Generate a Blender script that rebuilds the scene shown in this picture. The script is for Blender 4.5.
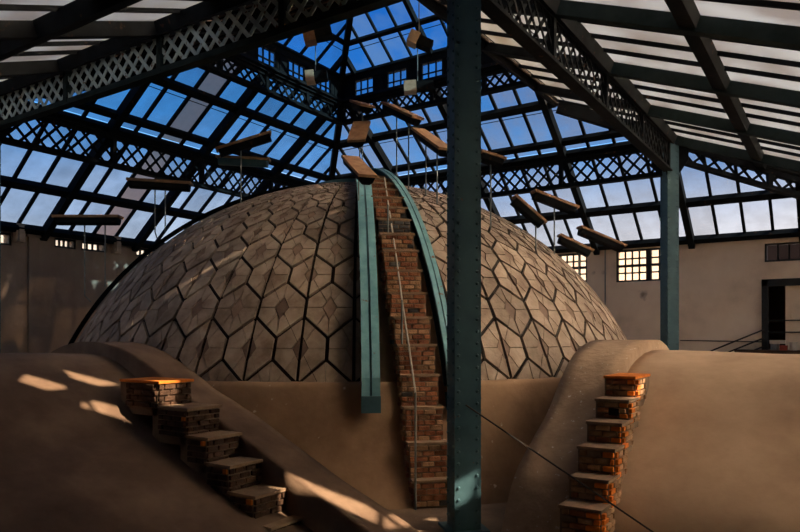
import bpy, bmesh, math, random
from math import sin, cos, tan, pi, radians as R, degrees, sqrt, log, exp, atan
from mathutils import Vector, Matrix
random.seed(7)
for o in list(bpy.data.objects): bpy.data.objects.remove(o)
scene = bpy.context.scene
COL = scene.collection
H = 2.15            # eye height: the builders below measure heights from eye level; everything is lifted by H at the end

# ------------------------------------------------------------------ camera
CAMX, CAMY, TH, FPX, YH = -11.849, -8.733, 0.582, 679.44, 334.16
cam_d = bpy.data.cameras.new('camera'); cam = bpy.data.objects.new('camera', cam_d); COL.objects.link(cam)
cam.location = (CAMX, CAMY, H); cam.rotation_euler = (pi/2, 0, TH - pi/2)
cam_d.sensor_width = 36; cam_d.lens = 36*FPX/800; cam_d.shift_y = (YH-266)/800; cam_d.clip_start = .05
scene.camera = cam
# ------------------------------------------------------------------ view, sky, sun
scene.view_settings.view_transform = 'Standard'; scene.view_settings.look = 'None'
scene.view_settings.exposure = 0.6; scene.view_settings.gamma = 1.0; scene.view_settings.use_curve_mapping = False
world = bpy.data.worlds.new('sky'); scene.world = world; world.use_nodes = True
nt = world.node_tree; nt.nodes.clear()
def wn(t, **k):
    n = nt.nodes.new(t)
    for a, b in k.items(): setattr(n, a, b)
    return n
tc = wn('ShaderNodeTexCoord'); sep = wn('ShaderNodeSeparateXYZ'); ramp = wn('ShaderNodeValToRGB')
asn = wn('ShaderNodeMath', operation='ARCSINE'); mr = wn('ShaderNodeMapRange')
noise = wn('ShaderNodeTexNoise'); noise.inputs['Scale'].default_value = 4; noise.inputs['Detail'].default_value = 5
mp = wn('ShaderNodeMapping'); mp.inputs['Scale'].default_value = (1, 1, 3)
addn = wn('ShaderNodeMath', operation='MULTIPLY_ADD')
bg = wn('ShaderNodeBackground'); wo_ = wn('ShaderNodeOutputWorld')
L = nt.links.new
L(tc.outputs['Generated'], sep.inputs[0]); L(sep.outputs['Z'], asn.inputs[0])
mr.inputs['From Min'].default_value = R(-5); mr.inputs['From Max'].default_value = R(90)
L(asn.outputs[0], mr.inputs['Value']); L(tc.outputs['Generated'], mp.inputs[0]); L(mp.outputs[0], noise.inputs['Vector'])
addn.inputs[1].default_value = .07; L(noise.outputs['Fac'], addn.inputs[0])
off = wn('ShaderNodeMath', operation='SUBTRACT'); off.inputs[1].default_value = .035
L(mr.outputs[0], off.inputs[0]); L(off.outputs[0], addn.inputs[2]); L(addn.outputs[0], ramp.inputs[0])
SKY = [(-5, (.30, .20, .15)), (-1, (.5, .36, .3)), (2, (1.3, 1.05, .9)), (7, (1.05, 1.02, 1.08)), (10.5, (.62, .74, .98)), (14, (.22, .50, .93)),
       (18, (.085, .36, .80)), (25, (.045, .25, .66)), (50, (.06, .22, .52)), (90, (.08, .2, .44))]
while len(ramp.color_ramp.elements) < len(SKY): ramp.color_ramp.elements.new(.5)
for e, (d, c) in zip(ramp.color_ramp.elements, SKY): e.position = (d+5)/95; e.color = (*c, 1)
dotn = wn('ShaderNodeVectorMath', operation='DOT_PRODUCT'); dotn.inputs[1].default_value = (.75, -.66, 0)
mrw = wn('ShaderNodeMapRange'); mrw.inputs['From Min'].default_value = .2; mrw.inputs['From Max'].default_value = .75
elw = wn('ShaderNodeMapRange'); elw.inputs['From Min'].default_value = R(13); elw.inputs['From Max'].default_value = R(6)
mulw = wn('ShaderNodeMath', operation='MULTIPLY'); mixw = wn('ShaderNodeMix', data_type='RGBA')
L(tc.outputs['Generated'], dotn.inputs[0]); L(dotn.outputs['Value'], mrw.inputs['Value']); L(asn.outputs[0], elw.inputs['Value'])
L(mrw.outputs[0], mulw.inputs[0]); L(elw.outputs[0], mulw.inputs[1]); L(mulw.outputs[0], mixw.inputs[0])
L(ramp.outputs[0], mixw.inputs[6]); mixw.inputs[7].default_value = (1.9, 1.42, 1.2, 1); L(mixw.outputs[2], bg.inputs[0]); bg.inputs[1].default_value = 1.0; L(bg.outputs[0], wo_.inputs[0])
SUNT = Vector((-.2, .8, -.65)).normalized()          # way the sunlight travels
sd = bpy.data.lights.new('sun', 'SUN'); so = bpy.data.objects.new('sun', sd); COL.objects.link(so)
sd.energy = 10.0; sd.angle = R(.6); sd.color = (1, .80, .58)
so.rotation_euler = SUNT.to_track_quat('-Z', 'Y').to_euler(); so.location = (-20, -30, 25)

# ------------------------------------------------------------------ materials
def mat(name, c1, c2=None, scale=3.0, rough=.8, metal=0.0, c3=None, bump=0.0, rnd=0.0, spots=None, det=6, streak=1.0):
    m = bpy.data.materials.new(name); m.use_nodes = True
    t = m.node_tree; b = t.nodes['Principled BSDF']
    b.inputs['Roughness'].default_value = rough; b.inputs['Metallic'].default_value = metal
    b.inputs['Specular IOR Level'].default_value = .3
    if c2 is None: c2 = tuple(x*.75 for x in c1)
    g = t.nodes.new('ShaderNodeNewGeometry'); mp = t.nodes.new('ShaderNodeMapping'); mp.inputs['Scale'].default_value = (1, 1, streak)
    t.links.new(g.outputs['Position'], mp.inputs[0])
    n = t.nodes.new('ShaderNodeTexNoise'); n.inputs['Scale'].default_value = scale; n.inputs['Detail'].default_value = det
    n.inputs['Roughness'].default_value = .62
    t.links.new(mp.outputs[0], n.inputs['Vector'])
    r = t.nodes.new('ShaderNodeValToRGB'); els = r.color_ramp.elements
    els[0].position = .33; els[0].color = (*c2, 1); els[1].position = .66; els[1].color = (*c1, 1)
    if c3: e = els.new(.5); e.color = (*c3, 1)
    t.links.new(n.outputs['Fac'], r.inputs[0]); out = r.outputs[0]
    def mix(fac, a, colb, mode='MIX'):
        x = t.nodes.new('ShaderNodeMix'); x.data_type = 'RGBA'; x.blend_type = mode
        if hasattr(fac, 'links'): t.links.new(fac, x.inputs[0])
        else: x.inputs[0].default_value = fac
        t.links.new(a, x.inputs[6])
        if hasattr(colb, 'links'): t.links.new(colb, x.inputs[7])
        else: x.inputs[7].default_value = (*colb, 1)
        return x.outputs[2]
    if rnd:
        oi = t.nodes.new('ShaderNodeObjectInfo'); mm = t.nodes.new('ShaderNodeMapRange')
        mm.inputs['To Min'].default_value = 1-rnd; mm.inputs['To Max'].default_value = 1+rnd
        t.links.new(oi.outputs['Random'], mm.inputs[0])
        cc = t.nodes.new('ShaderNodeCombineColor')
        for i in range(3): t.links.new(mm.outputs[0], cc.inputs[i])
        out = mix(1.0, out, cc.outputs[0], 'MULTIPLY')
    if spots:
        sc, thr, col = spots
        n2 = t.nodes.new('ShaderNodeTexNoise'); n2.inputs['Scale'].default_value = sc; n2.inputs['Detail'].default_value = 4
        t.links.new(g.outputs['Position'], n2.inputs['Vector'])
        mm = t.nodes.new('ShaderNodeMapRange'); mm.inputs['From Min'].default_value = thr; mm.inputs['From Max'].default_value = thr+.06
        t.links.new(n2.outputs['Fac'], mm.inputs[0]); out = mix(mm.outputs[0], out, col)
    t.links.new(out, b.inputs['Base Color'])
    if bump:
        n3 = t.nodes.new('ShaderNodeTexNoise'); n3.inputs['Scale'].default_value = scale*6; n3.inputs['Detail'].default_value = 5
        t.links.new(g.outputs['Position'], n3.inputs['Vector'])
        bp = t.nodes.new('ShaderNodeBump'); bp.inputs['Strength'].default_value = bump; bp.inputs['Distance'].default_value = .03
        t.links.new(n3.outputs['Fac'], bp.inputs['Height']); t.links.new(bp.outputs[0], b.inputs['Normal'])
    return m
def glass(name, tint, clear, dirt, dirtcol, stripes=0.0, forward=0.0):
    m = bpy.data.materials.new(name); m.use_nodes = True; t = m.node_tree; t.nodes.clear()
    o = t.nodes.new('ShaderNodeOutputMaterial'); tr = t.nodes.new('ShaderNodeBsdfTransparent'); tl = t.nodes.new('ShaderNodeBsdfTranslucent')
    gl = t.nodes.new('ShaderNodeBsdfGlossy'); gl.inputs['Roughness'].default_value = .15
    tr.inputs[0].default_value = (*tint, 1); tl.inputs[0].default_value = (*dirtcol, 1)
    m1 = t.nodes.new('ShaderNodeMixShader'); m2 = t.nodes.new('ShaderNodeMixShader'); m2.inputs[0].default_value = .05
    g = t.nodes.new('ShaderNodeNewGeometry'); n = t.nodes.new('ShaderNodeTexNoise'); n.inputs['Scale'].default_value = 2.2; n.inputs['Detail'].default_value = 7
    t.links.new(g.outputs['Position'], n.inputs['Vector'])
    oi = t.nodes.new('ShaderNodeObjectInfo'); ad = t.nodes.new('ShaderNodeMath'); ad.operation = 'MULTIPLY_ADD'; ad.inputs[1].default_value = .5
    t.links.new(oi.outputs['Random'], ad.inputs[0]); t.links.new(n.outputs['Fac'], ad.inputs[2])
    mr = t.nodes.new('ShaderNodeMapRange'); mr.inputs['From Min'].default_value = .45; mr.inputs['From Max'].default_value = 1.05
    mr.inputs['To Min'].default_value = max(0, dirt-.12); mr.inputs['To Max'].default_value = min(1, dirt+.12)
    t.links.new(ad.outputs[0], mr.inputs[0])
    t.links.new(mr.outputs[0], m1.inputs[0]); t.links.new(tr.outputs[0], m1.inputs[1]); t.links.new(tl.outputs[0], m1.inputs[2])
    t.links.new(m1.outputs[0], m2.inputs[1]); t.links.new(gl.outputs[0], m2.inputs[2]); t.links.new(m2.outputs[0], o.inputs[0])
    if forward:      # ribbed glass spreads the light mostly onwards
        rf = t.nodes.new('ShaderNodeBsdfRefraction'); rf.inputs['Roughness'].default_value = .6; rf.inputs['IOR'].default_value = 1.5
        rf.inputs[0].default_value = (*tint, 1); m3 = t.nodes.new('ShaderNodeMixShader'); m3.inputs[0].default_value = forward
        t.links.new(tl.outputs[0], m3.inputs[1]); t.links.new(rf.outputs[0], m3.inputs[2]); t.links.new(m3.outputs[0], m1.inputs[2])
    if stripes:
        oc = t.nodes.new('ShaderNodeTexNoise'); oc.inputs['Scale'].default_value = 1.3; oc.inputs['Detail'].default_value = 6
        t.links.new(g.outputs['Position'], oc.inputs['Vector'])
        rp = t.nodes.new('ShaderNodeValToRGB'); rp.color_ramp.elements[0].position = .35; rp.color_ramp.elements[1].position = .62
        rp.color_ramp.elements[0].color = (*[c*(1-stripes)*k for c, k in zip(dirtcol, (1, .8, .55))], 1); rp.color_ramp.elements[1].color = (*dirtcol, 1)
        t.links.new(oc.outputs['Fac'], rp.inputs[0]); t.links.new(rp.outputs[0], tl.inputs[0])
    return m
M = dict(
 plaster=mat('ochre plaster', (.40, .25, .145), (.24, .14, .08), 1.1, .85, bump=.35, c3=(.33, .20, .115), spots=(9, .70, (.62, .50, .38))),
 shaded=mat('shadow toned vault plaster', (.25, .16, .105), (.10, .06, .04), .8, .85, bump=.35, c3=(.165, .10, .065), streak=.6),  # darker copy of the vault plaster; left vault's shadow put into the colour
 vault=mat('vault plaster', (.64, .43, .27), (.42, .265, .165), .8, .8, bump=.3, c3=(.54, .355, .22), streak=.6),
 band=mat('band plaster', (.50, .34, .22), (.30, .19, .12), 1.6, .9, bump=.5, spots=(16, .66, (.66, .58, .48))),
 floor=mat('dusty floor', (.30, .20, .13), (.17, .11, .075), 1.3, .9, bump=.5, spots=(22, .69, (.5, .42, .34))),
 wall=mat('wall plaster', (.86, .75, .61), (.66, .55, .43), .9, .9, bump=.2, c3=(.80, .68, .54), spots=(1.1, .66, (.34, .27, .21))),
 walldark=mat('shade toned wall plaster', (.42, .32, .245), (.25, .185, .14), .9, .9, bump=.25, c3=(.30, .23, .175), streak=.5),  # darker copy of the wall plaster; left wall's shade put into the colour
 tile=mat('dome slate', (.44, .335, .25), (.22, .15, .105), 2.6, .7, rnd=.2, bump=.25, c3=(.345, .255, .185)),
 tilec=mat('dome slate centre', (.27, .18, .13), (.18, .115, .085), 5, .8, rnd=.2),
 seam=mat('seam', (.03, .02, .014), (.018, .012, .009), 5, .9),
 brick=mat('brick', (.38, .155, .075), (.22, .085, .045), 9, .9, rnd=.35, bump=.4),
 litbrick=mat('lit brick', (.46, .27, .15), (.29, .16, .085), 9, .9, rnd=.3, bump=.4),  # paler brick; the light on the risers is put into its colour
 shadebrick=mat('shade dark brick', (.11, .055, .032), (.05, .026, .016), 9, .9, rnd=.3, bump=.4),  # near black: shade on the left steps painted into the brick
 greybrick=mat('grey brick', (.13, .13, .125), (.08, .08, .08), 6, .9, rnd=.2),
 orange=mat('bare brick with orange glow', (.85, .26, .03), (.6, .15, .02), 8, .85, rnd=.25, bump=.3),  # bare brick, with the warm glow on the steps painted in
 mortar=mat('mortar', (.27, .19, .13), (.17, .115, .08), 5, .95, bump=.3),
 tread=mat('dusty tread', (.36, .24, .155), (.22, .14, .09), 4, .95, bump=.3),
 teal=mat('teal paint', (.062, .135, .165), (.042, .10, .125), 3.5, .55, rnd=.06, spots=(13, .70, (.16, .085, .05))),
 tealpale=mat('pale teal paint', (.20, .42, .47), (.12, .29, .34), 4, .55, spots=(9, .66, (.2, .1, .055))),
 girder=mat('grey green paint', (.50, .58, .54), (.30, .36, .34), 5, .6, rnd=.12, spots=(12, .62, (.14, .07, .04))),
 steel=mat('backlit dark steel', (.014, .016, .018), (.007, .008, .009), 3, .6, spots=(7, .66, (.06, .03, .018))),  # near black: backlit look of the roof steel put into its colour
 rafterm=mat('green grey rafter paint', (.026, .037, .036), (.014, .021, .021), 3, .6),
 panel=mat('roof boards', (.09, .065, .05), (.05, .037, .03), 3, .9, rnd=.2),
 wood=mat('weathered board', (.42, .235, .125), (.24, .125, .065), 7, .8, rnd=.12),
 palewood=mat('pale wood', (.7, .55, .38), (.5, .36, .24), 7, .8),
 pipe=mat('galvanised pipe', (.25, .28, .27), (.15, .17, .165), 8, .5, metal=.3),
 cable=mat('cable', (.05, .04, .035), (.03, .025, .02), 8, .7),
 handrail=mat('handrail', (.45, .42, .36), (.28, .25, .2), 8, .6),
 darkframe=mat('dark frame', (.03, .035, .035), (.018, .02, .02), 5, .6),
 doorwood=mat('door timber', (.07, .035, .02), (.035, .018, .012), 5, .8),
 white=mat('chalk white', (.65, .6, .52), (.5, .46, .4), 9, .8), tin=mat('tin', (.35, .36, .36), (.2, .2, .2), 9, .5),
 orangebox=mat('amber card', (.55, .25, .06), (.4, .17, .04), 9, .8), redcard=mat('red card', (.4, .08, .05), (.3, .05, .03), 9, .8),
 clear=glass('clear roof glass', (.62, .69, .75), 1, .14, (.16, .15, .15)),
 frost=glass('ribbed glass', (.96, .95, .92), 0, 1.12, (.34, .345, .325), .4, .6),
 dusty=glass('dusty pink glass', (.62, .5, .43), 1, .5, (.6, .48, .42)),
 dimmed=glass('dimmed unseen lantern glass', (.9, .8, .68), 1, .88, (.3, .27, .22)),  # unseen lantern panes, tuned to pass weak sun onto the left wall
 lantglass=glass('lantern glass', (.46, .64, .78), 1, .1, (.15, .2, .25)),
 winglass=glass('window glass', (1, .92, .78), 1, .1, (.9, .75, .6)),
 darkglass=glass('dark tinted glass', (.10, .09, .09), 1, .1, (.05, .04, .04)),  # much darker tint than the other window panes
 sun_slit=glass('sun slit glass', (.97, .97, .95), 1, .0, (.8, .8, .7)),  # glass of the roof slits added to let sun patches through
)
for k_ in ('steel', 'rafterm', 'panel'):
    b_ = M[k_].node_tree.nodes['Principled BSDF']; b_.inputs['Specular IOR Level'].default_value = .08; b_.inputs['Roughness'].default_value = .85
M['sun_slit'].node_tree.nodes['Map Range'].inputs['To Max'].default_value = 0.05
# ------------------------------------------------------------------ helpers
WM = {}
def link(name, me, parent=None, m=None, mx=None, label=None, cat=None, group=None, kind=None):
    """one object with world matrix mx"""
    o = bpy.data.objects.new(name, me); COL.objects.link(o)
    mx = mx if mx is not None else Matrix.Identity(4)
    WM[o] = mx
    if parent is not None:
        o.parent = parent; o.matrix_basis = WM[parent].inverted() @ mx
    else: o.matrix_basis = mx
    if me is not None and m is not None and not me.materials: me.materials.append(m)
    if label: o['label'] = label
    if cat: o['category'] = cat
    if group: o['group'] = group
    if kind: o['kind'] = kind
    return o
def T(x, y, z): return Matrix.Translation((x, y, z))
def thing(name, loc, label, cat, group=None, kind=None):
    o = link(name, None, None, None, T(*loc), label, cat, group, kind); o.empty_display_size = .2
    return o
class MB:
    def __init__(s): s.v = []; s.f = []
    def add(s, vs, fs):
        b = len(s.v); s.v += [Vector(p) for p in vs]; s.f += [[b+i for i in f] for f in fs]
    def box(s, x0, x1, y0, y1, z0, z1):
        s.add([(x0, y0, z0), (x1, y0, z0), (x1, y1, z0), (x0, y1, z0), (x0, y0, z1), (x1, y0, z1), (x1, y1, z1), (x0, y1, z1)],
              [(3, 2, 1, 0), (4, 5, 6, 7), (0, 1, 5, 4), (1, 2, 6, 5), (2, 3, 7, 6), (3, 0, 4, 7)])
    def bar(s, a, b, w, h, up=(0, 0, 1)):
        mx = barmx(a, b, w, h, up); vs = [mx @ Vector(p) for p in CUBEV]
        s.add(vs, CUBEF)
    def tube(s, pts, r, n=8, cap=True):
        pts = [Vector(p) for p in pts]; rings = []
        for i, p in enumerate(pts):
            d = (pts[min(i+1, len(pts)-1)] - pts[max(i-1, 0)]).normalized()
            u = d.orthogonal().normalized() if i == 0 else (u - d*u.dot(d)).normalized()
            w = d.cross(u); rings.append([p + (u*cos(2*pi*k/n) + w*sin(2*pi*k/n))*r for k in range(n)])
        vs = [q for g in rings for q in g]; fs = []
        for i in range(len(pts)-1):
            for k in range(n): fs.append((i*n+k, i*n+(k+1) % n, (i+1)*n+(k+1) % n, (i+1)*n+k))
        if cap: fs.append(tuple(range(n))[::-1]); fs.append(tuple(range((len(pts)-1)*n, len(pts)*n)))
        s.add(vs, fs)
    def prism(s, poly, d):
        """poly: 3-D points of a planar polygon, extruded by vector d"""
        n = len(poly); d = Vector(d); a = [Vector(p) for p in poly]
        s.add(a + [p+d for p in a], [tuple(range(n))[::-1], tuple(range(n, 2*n))] + [(i, (i+1) % n, n+(i+1) % n, n+i) for i in range(n)])
    def mesh(s, name, smooth=False, origin=(0, 0, 0)):
        me = bpy.data.meshes.new(name); og = Vector(origin)
        me.from_pydata([tuple(p-og) for p in s.v], [], s.f)
        bm = bmesh.new(); bm.from_mesh(me); bmesh.ops.recalc_face_normals(bm, faces=bm.faces[:]); bm.to_mesh(me); bm.free()
        if smooth:
            for p in me.polygons: p.use_smooth = True
        return me
    def obj(s, name, m, parent=None, smooth=False, **k):
        og = sum(s.v, Vector())/len(s.v) if s.v else Vector()
        return link(name, s.mesh(name, smooth, og), parent, m, T(*og), **k)
CUBEV = [(-.5, -.5, -.5), (.5, -.5, -.5), (.5, .5, -.5), (-.5, .5, -.5), (-.5, -.5, .5), (.5, -.5, .5), (.5, .5, .5), (-.5, .5, .5)]
CUBEF = [(3, 2, 1, 0), (4, 5, 6, 7), (0, 1, 5, 4), (1, 2, 6, 5), (2, 3, 7, 6), (3, 0, 4, 7)]
def barmx(a, b, w, h, up=(0, 0, 1)):
    a, b, up = Vector(a), Vector(b), Vector(up); d = b-a; ln = d.length; x = d/ln
    y = up.cross(x)
    if y.length < 1e-5: y = Vector((0, 1, 0)).cross(x)
    y.normalize(); z = x.cross(y)
    m = Matrix((x*ln, y*w, z*h)).transposed().to_4x4(); m.translation = (a+b)/2
    return m
_unit = {}
def unit(m):
    if m.name not in _unit:
        me = bpy.data.meshes.new('bar_'+m.name.replace(' ', '_')); me.from_pydata(CUBEV, [], CUBEF); me.materials.append(m); _unit[m.name] = me
    return _unit[m.name]
def bar(name, a, b, w, h, m, parent, up=(0, 0, 1), **k): return link(name, unit(m), parent, None, barmx(a, b, w, h, up), **k)
def soft(m, bev=.06, seed=0):
    """a slightly rounded, uneven unit block, shared by alike bricks"""
    key = m.name+'soft%d' % seed
    if key not in _unit:
        bm = bmesh.new(); bmesh.ops.create_cube(bm, size=1)
        rr = random.Random(seed)
        for v in bm.verts: v.co += Vector((rr.uniform(-.05, .02)*v.co.x*2, rr.uniform(-.06, .02)*v.co.y*2, rr.uniform(-.07, .02)*v.co.z*2))
        bmesh.ops.bevel(bm, geom=bm.edges[:], offset=bev, segments=1, affect='EDGES')
        me = bpy.data.meshes.new('brick'); bm.to_mesh(me); bm.free(); me.materials.append(m); _unit[key] = me
    return _unit[key]
FW = Vector((cos(TH), sin(TH), 0)); RT = Vector((sin(TH), -cos(TH), 0))
def ray(px, Z, py=None):
    """the place Z metres in front of the eye along a line of sight measured on the photograph"""
    p = Vector((CAMX, CAMY, 0)) + FW*Z + RT*((px-400)/FPX*Z)
    if py is not None: p.z = -(py-YH)/FPX*Z
    return p
def clip(poly, n, c):
    """keep the side n.p <= c of a convex 2-D polygon"""
    out = []
    for i, p in enumerate(poly):
        q = poly[(i+1) % len(poly)]; a = n[0]*p[0]+n[1]*p[1]-c; b = n[0]*q[0]+n[1]*q[1]-c
        if a <= 1e-9: out.append(p)
        if (a < -1e-9 and b > 1e-9) or (a > 1e-9 and b < -1e-9):
            t = a/(a-b); out.append((p[0]+(q[0]-p[0])*t, p[1]+(q[1]-p[1])*t))
    return out
def minus(poly, quad):
    """convex polygon less a convex quad, as convex pieces"""
    out, rest = [], poly
    ar = sum(quad[i][0]*quad[(i+1) % 4][1]-quad[(i+1) % 4][0]*quad[i][1] for i in range(4)); sg = 1 if ar > 0 else -1
    for i in range(4):
        p, q = quad[i], quad[(i+1) % 4]; n = ((q[1]-p[1])*sg, -(q[0]-p[0])*sg); c = n[0]*p[0]+n[1]*p[1]
        o = clip(rest, (-n[0], -n[1]), -c)
        if len(o) >= 3 and area(o) > .002: out.append(o)
        rest = clip(rest, n, c)
        if len(rest) < 3: break
    if len(rest) < 3 or area(rest) < .002: return [poly]
    return out
def area(p): return abs(sum(p[i][0]*p[(i+1) % len(p)][1]-p[(i+1) % len(p)][0]*p[i][1] for i in range(len(p))))/2

# ------------------------------------------------------------------ setting: floor and walls
S, W, ZE, ZS, MF, MN = 5.2, 8.0, 2.57, 4.75, .779, .38      # half bay, far walls, eave and girder roof heights, roof pitches
NX, NY = -12.7, -10.94                                        # near walls
OE = S + (ZS-ZE)/MN
b = MB(); b.box(NX-.3, W+.4, NY-.3, W+.4, -2.45, -2.15)
b.obj('floor', M['floor'], kind='structure', label='dusty brown floor in the gully between the vaults')
def wall(name, swap, s0, s1, o, thick, z0, top, holes, m, label):
    """a wall in the plane offset o; holes are (s0, s1, z0, z1); top(s) its height"""
    mb = MB(); xs = sorted({s0, s1, *[h[0] for h in holes], *[h[1] for h in holes], *([-OE] if s0 < -OE < s1 else [])})
    for a, c in zip(xs, xs[1:]):
        cuts = sorted([(h[2], h[3]) for h in holes if h[0] <= a+1e-6 and h[1] >= c-1e-6]); z = z0
        for (q0, q1) in cuts+[(None, None)]:
            t0, t1 = (top(a), top(c)) if q0 is None else (q0, q0)
            pts = [(a, z), (c, z), (c, t1), (a, t0)]
            P = [((s, o, zz) if swap else (o, s, zz)) for s, zz in pts]
            mb.prism(P, (0, thick, 0) if swap else (thick, 0, 0))
            z = q1
    return mb.obj(name, m, kind='structure', label=label)
DOOR = (-8.6, -6.92, -.40, 1.33)
RW = [(-2.3, -.5, 1.55, 2.42), (-4.6, -3.15, 1.5, 2.42), (-8.8, -6.95, 1.86, 2.34)]
LW = [(-4.3, -3.35, 2.12, 2.42), (-2.3, -1.72, 2.2, 2.45), (-1.58, -.85, 2.2, 2.45), (.05, .75, 2.2, 2.45), (1.6, 2.6, 2.2, 2.45)]
toplow = lambda s: ZE-.02 if s > -OE else ZE-.02 + MN*(s+OE)
wall('wall_right', False, NY-.3, W, W, .4, -2.15, lambda s: ZE-.02, RW+[DOOR], M['wall'], 'stained pale plaster wall on the right with a doorway')
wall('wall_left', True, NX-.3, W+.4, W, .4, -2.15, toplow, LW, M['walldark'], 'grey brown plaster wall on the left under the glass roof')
FILL_WIN = [(-5.0+i*2.15, -3.2+i*2.15, -.9, 2.35) for i in range(6)]      # unseen frosted windows added behind the viewer to light the right side
wall('wall_near', True, NX-.3, W+.4, NY, -.3, -2.15, toplow, FILL_WIN, M['wall'], 'plaster wall behind the viewer on the right')
wall('wall_back', False, NY, W, NX, -.3, -2.15, lambda s: ZE + MN*(NX+OE), [], M['wall'], 'plaster wall behind the viewer on the left')
# windows
def window(n, swap, h, o, cols, rows, m, mull=None):
    """frame with glazing bars and single panes in the hole h = (s0, s1, z0, z1)"""
    s0, s1, z0, z1 = h; P = lambda s, d, z: (s, o+d, z) if swap else (o+d, s, z)
    w = link('window_%d' % n, None, None, None, T(*P((s0+s1)/2, .1, z0)), kind='structure'); fr = MB()
    def bx(a, c, z_0, z_1, d0, d1):
        p, q = P(a, d0, z_0), P(c, d1, z_1); fr.box(min(p[0], q[0]), max(p[0], q[0]), min(p[1], q[1]), max(p[1], q[1]), z_0, z_1)
    t = .05
    bx(s0, s0+t, z0, z1, .04, .16); bx(s1-t, s1, z0, z1, .04, .16); bx(s0, s1, z0, z0+t, .04, .16); bx(s0, s1, z1-t, z1, .04, .16)
    segs = [(s0+t, s1-t)]
    if mull: c = s0+(s1-s0)*mull; bx(c-.07, c+.07, z0, z1, .03, .17); segs = [(s0+t, c-.07), (c+.07, s1-t)]
    zr = [z0+t+(z1-z0-2*t)*i/rows for i in range(rows+1)]
    if rows == 4: bx(s0, s1, (z0+z1)/2-.035, (z0+z1)/2+.035, .04, .16)
    for a, c in segs:
        cols = max(1, round((c-a)/.19)) if mull else cols
        cs = [a+(c-a)*i/cols for i in range(cols+1)]
        for x in cs[1:-1]: bx(x-.02, x+.02, z0, z1, .07, .12)
        for z in zr[1:-1]: bx(a, c, z-.02, z+.02, .07, .12)
        for i in range(cols):
            for j in range(rows):
                p = MB(); q0, q1 = P(cs[i]+.004, .09, 0), P(cs[i+1]-.004, .098, 0)
                p.box(min(q0[0], q1[0]), max(q0[0], q1[0]), min(q0[1], q1[1]), max(q0[1], q1[1]), zr[j]+.004, zr[j+1]-.004); p.obj('pane', m, w)
    fr.obj('frame', M['darkframe'], w)
window(1, False, RW[0], W, 4, 4, M['winglass'], .5)
window(2, False, RW[1], W, 4, 4, M['winglass'], .38)
window(3, False, RW[2], W, 7, 1, M['darkglass'])
for i, h in enumerate(LW): window(4+i, True, h, W, 4 if i else 4, 1, M['winglass'])
for i, h in enumerate(FILL_WIN): window(20+i, True, h, NY-.25, 4, 4, M['frost'])  # added windows, there to light the right side
# doorway, its lobby and landing
d1 = link('door_1', None, None, None, T(W, (DOOR[0]+DOOR[1])/2, DOOR[2]), kind='structure', label='open dark doorway in the right wall'); f = MB()
y0, y1, z0, z1 = DOOR
f.box(W-.08, W+.3, y1-.11, y1+.03, z0, z1+.08); f.box(W-.08, W+.3, y0-.03, y0+.11, z0, z1+.08); f.box(W-.08, W+.3, y0-.03, y1+.03, z1-.1, z1+.08)
f.obj('frame', M['darkframe'], d1)
f = MB(); f.box(W+.06, W+.11, y0+.1, -7.42, z0, z1-.1); f.box(W+.03, W+.06, -7.5, -7.42, z0, z1-.1); f.box(W+.03, W+.06, -7.86, -7.80, z0, z1-.1); f.box(W+.0, W+.06, -7.58, -7.54, .4, .5); lf = f.obj('door_leaf', M['wall'], d1)
for zz in (.05, .35): bar('rail', (W+.02, y0+.1, zz), (W+.02, -7.0, zz), .03, .03, M['darkframe'], d1)
f = MB(); x1 = W+1.9
f.box(W+.4, x1, y0-.3, y0-.2, z0-.1, z1+.2); f.box(W+.4, x1, y1+.2, y1+.3, z0-.1, z1+.2); f.box(x1, x1+.1, y0-.3, y1+.3, z0-.1, z1+.2)
f.box(W+.4, x1+.1, y0-.3, y1+.3, z1+.2, z1+.3); f.box(W+.3, x1+.1, y0-.3, y1+.3, z0-.2, z0)
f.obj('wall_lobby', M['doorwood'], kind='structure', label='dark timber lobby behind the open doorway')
ld = thing('landing', (W-.4, -7.6, -2.15), 'brown timber landing with pipe handrail below the open doorway', 'landing')
for i in range(5):
    f = MB(); f.box(W-.85+i*.17, W-.85+i*.17+.16, -8.9, -6.35, -.50, -.40); f.obj('plank', M['doorwood'], ld)
f = MB()
for yy in (-8.8, -6.6): f.box(W-.8, W-.7, yy-.05, yy+.05, -2.15, -.5); f.box(W-.12, W-.02, yy-.05, yy+.05, -2.15, -.5)
f.obj('post', M['doorwood'], ld)
for k, dz in enumerate((0, -.24, -.48)):
    f = MB(); f.tube([(W-.12, -6.95, .12+dz*.9), (W-.12, -5.45, -.56+dz*.9)], .02); f.obj('handrail', M['cable'], ld)
for nm, lb, ct, mm, y, dx, sx, h in (('box', 'flat white box lying on the tins at the doorway', 'box', 'white', -7.28, 0, .34, .09),
      ('tin', 'grey paint tin under the white box on the landing', 'tin', 'tin', -7.22, 0, .2, .16), ('tin', 'pale paint tin right of the white box on the landing', 'tin', 'white', -7.62, .02, .17, .2),
      ('carton', 'amber carton at the right side of the doorway', 'carton', 'orangebox', -8.05, 0, .28, .24), ('carton', 'small red carton on the landing beside the door frame', 'carton', 'redcard', -7.42, -.16, .16, .12)):
    f = MB(); zz = -.40+(.16 if nm == 'box' else 0); x = W-.4+dx
    if nm == 'tin':
        f.tube([(x, y, zz), (x, y, zz+h)], sx/2, 16); f.tube([(x, y, zz+h-.02), (x, y, zz+h)], sx/2+.006, 16)
    else:
        f.box(x-.11, x+.11, y-sx/2, y+sx/2, zz, zz+h-.02); f.box(x-.115, x+.115, y-sx/2-.005, y+sx/2+.005, zz+h-.03, zz+h)
    f.obj(nm, M[mm], label=lb, cat=ct)
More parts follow.
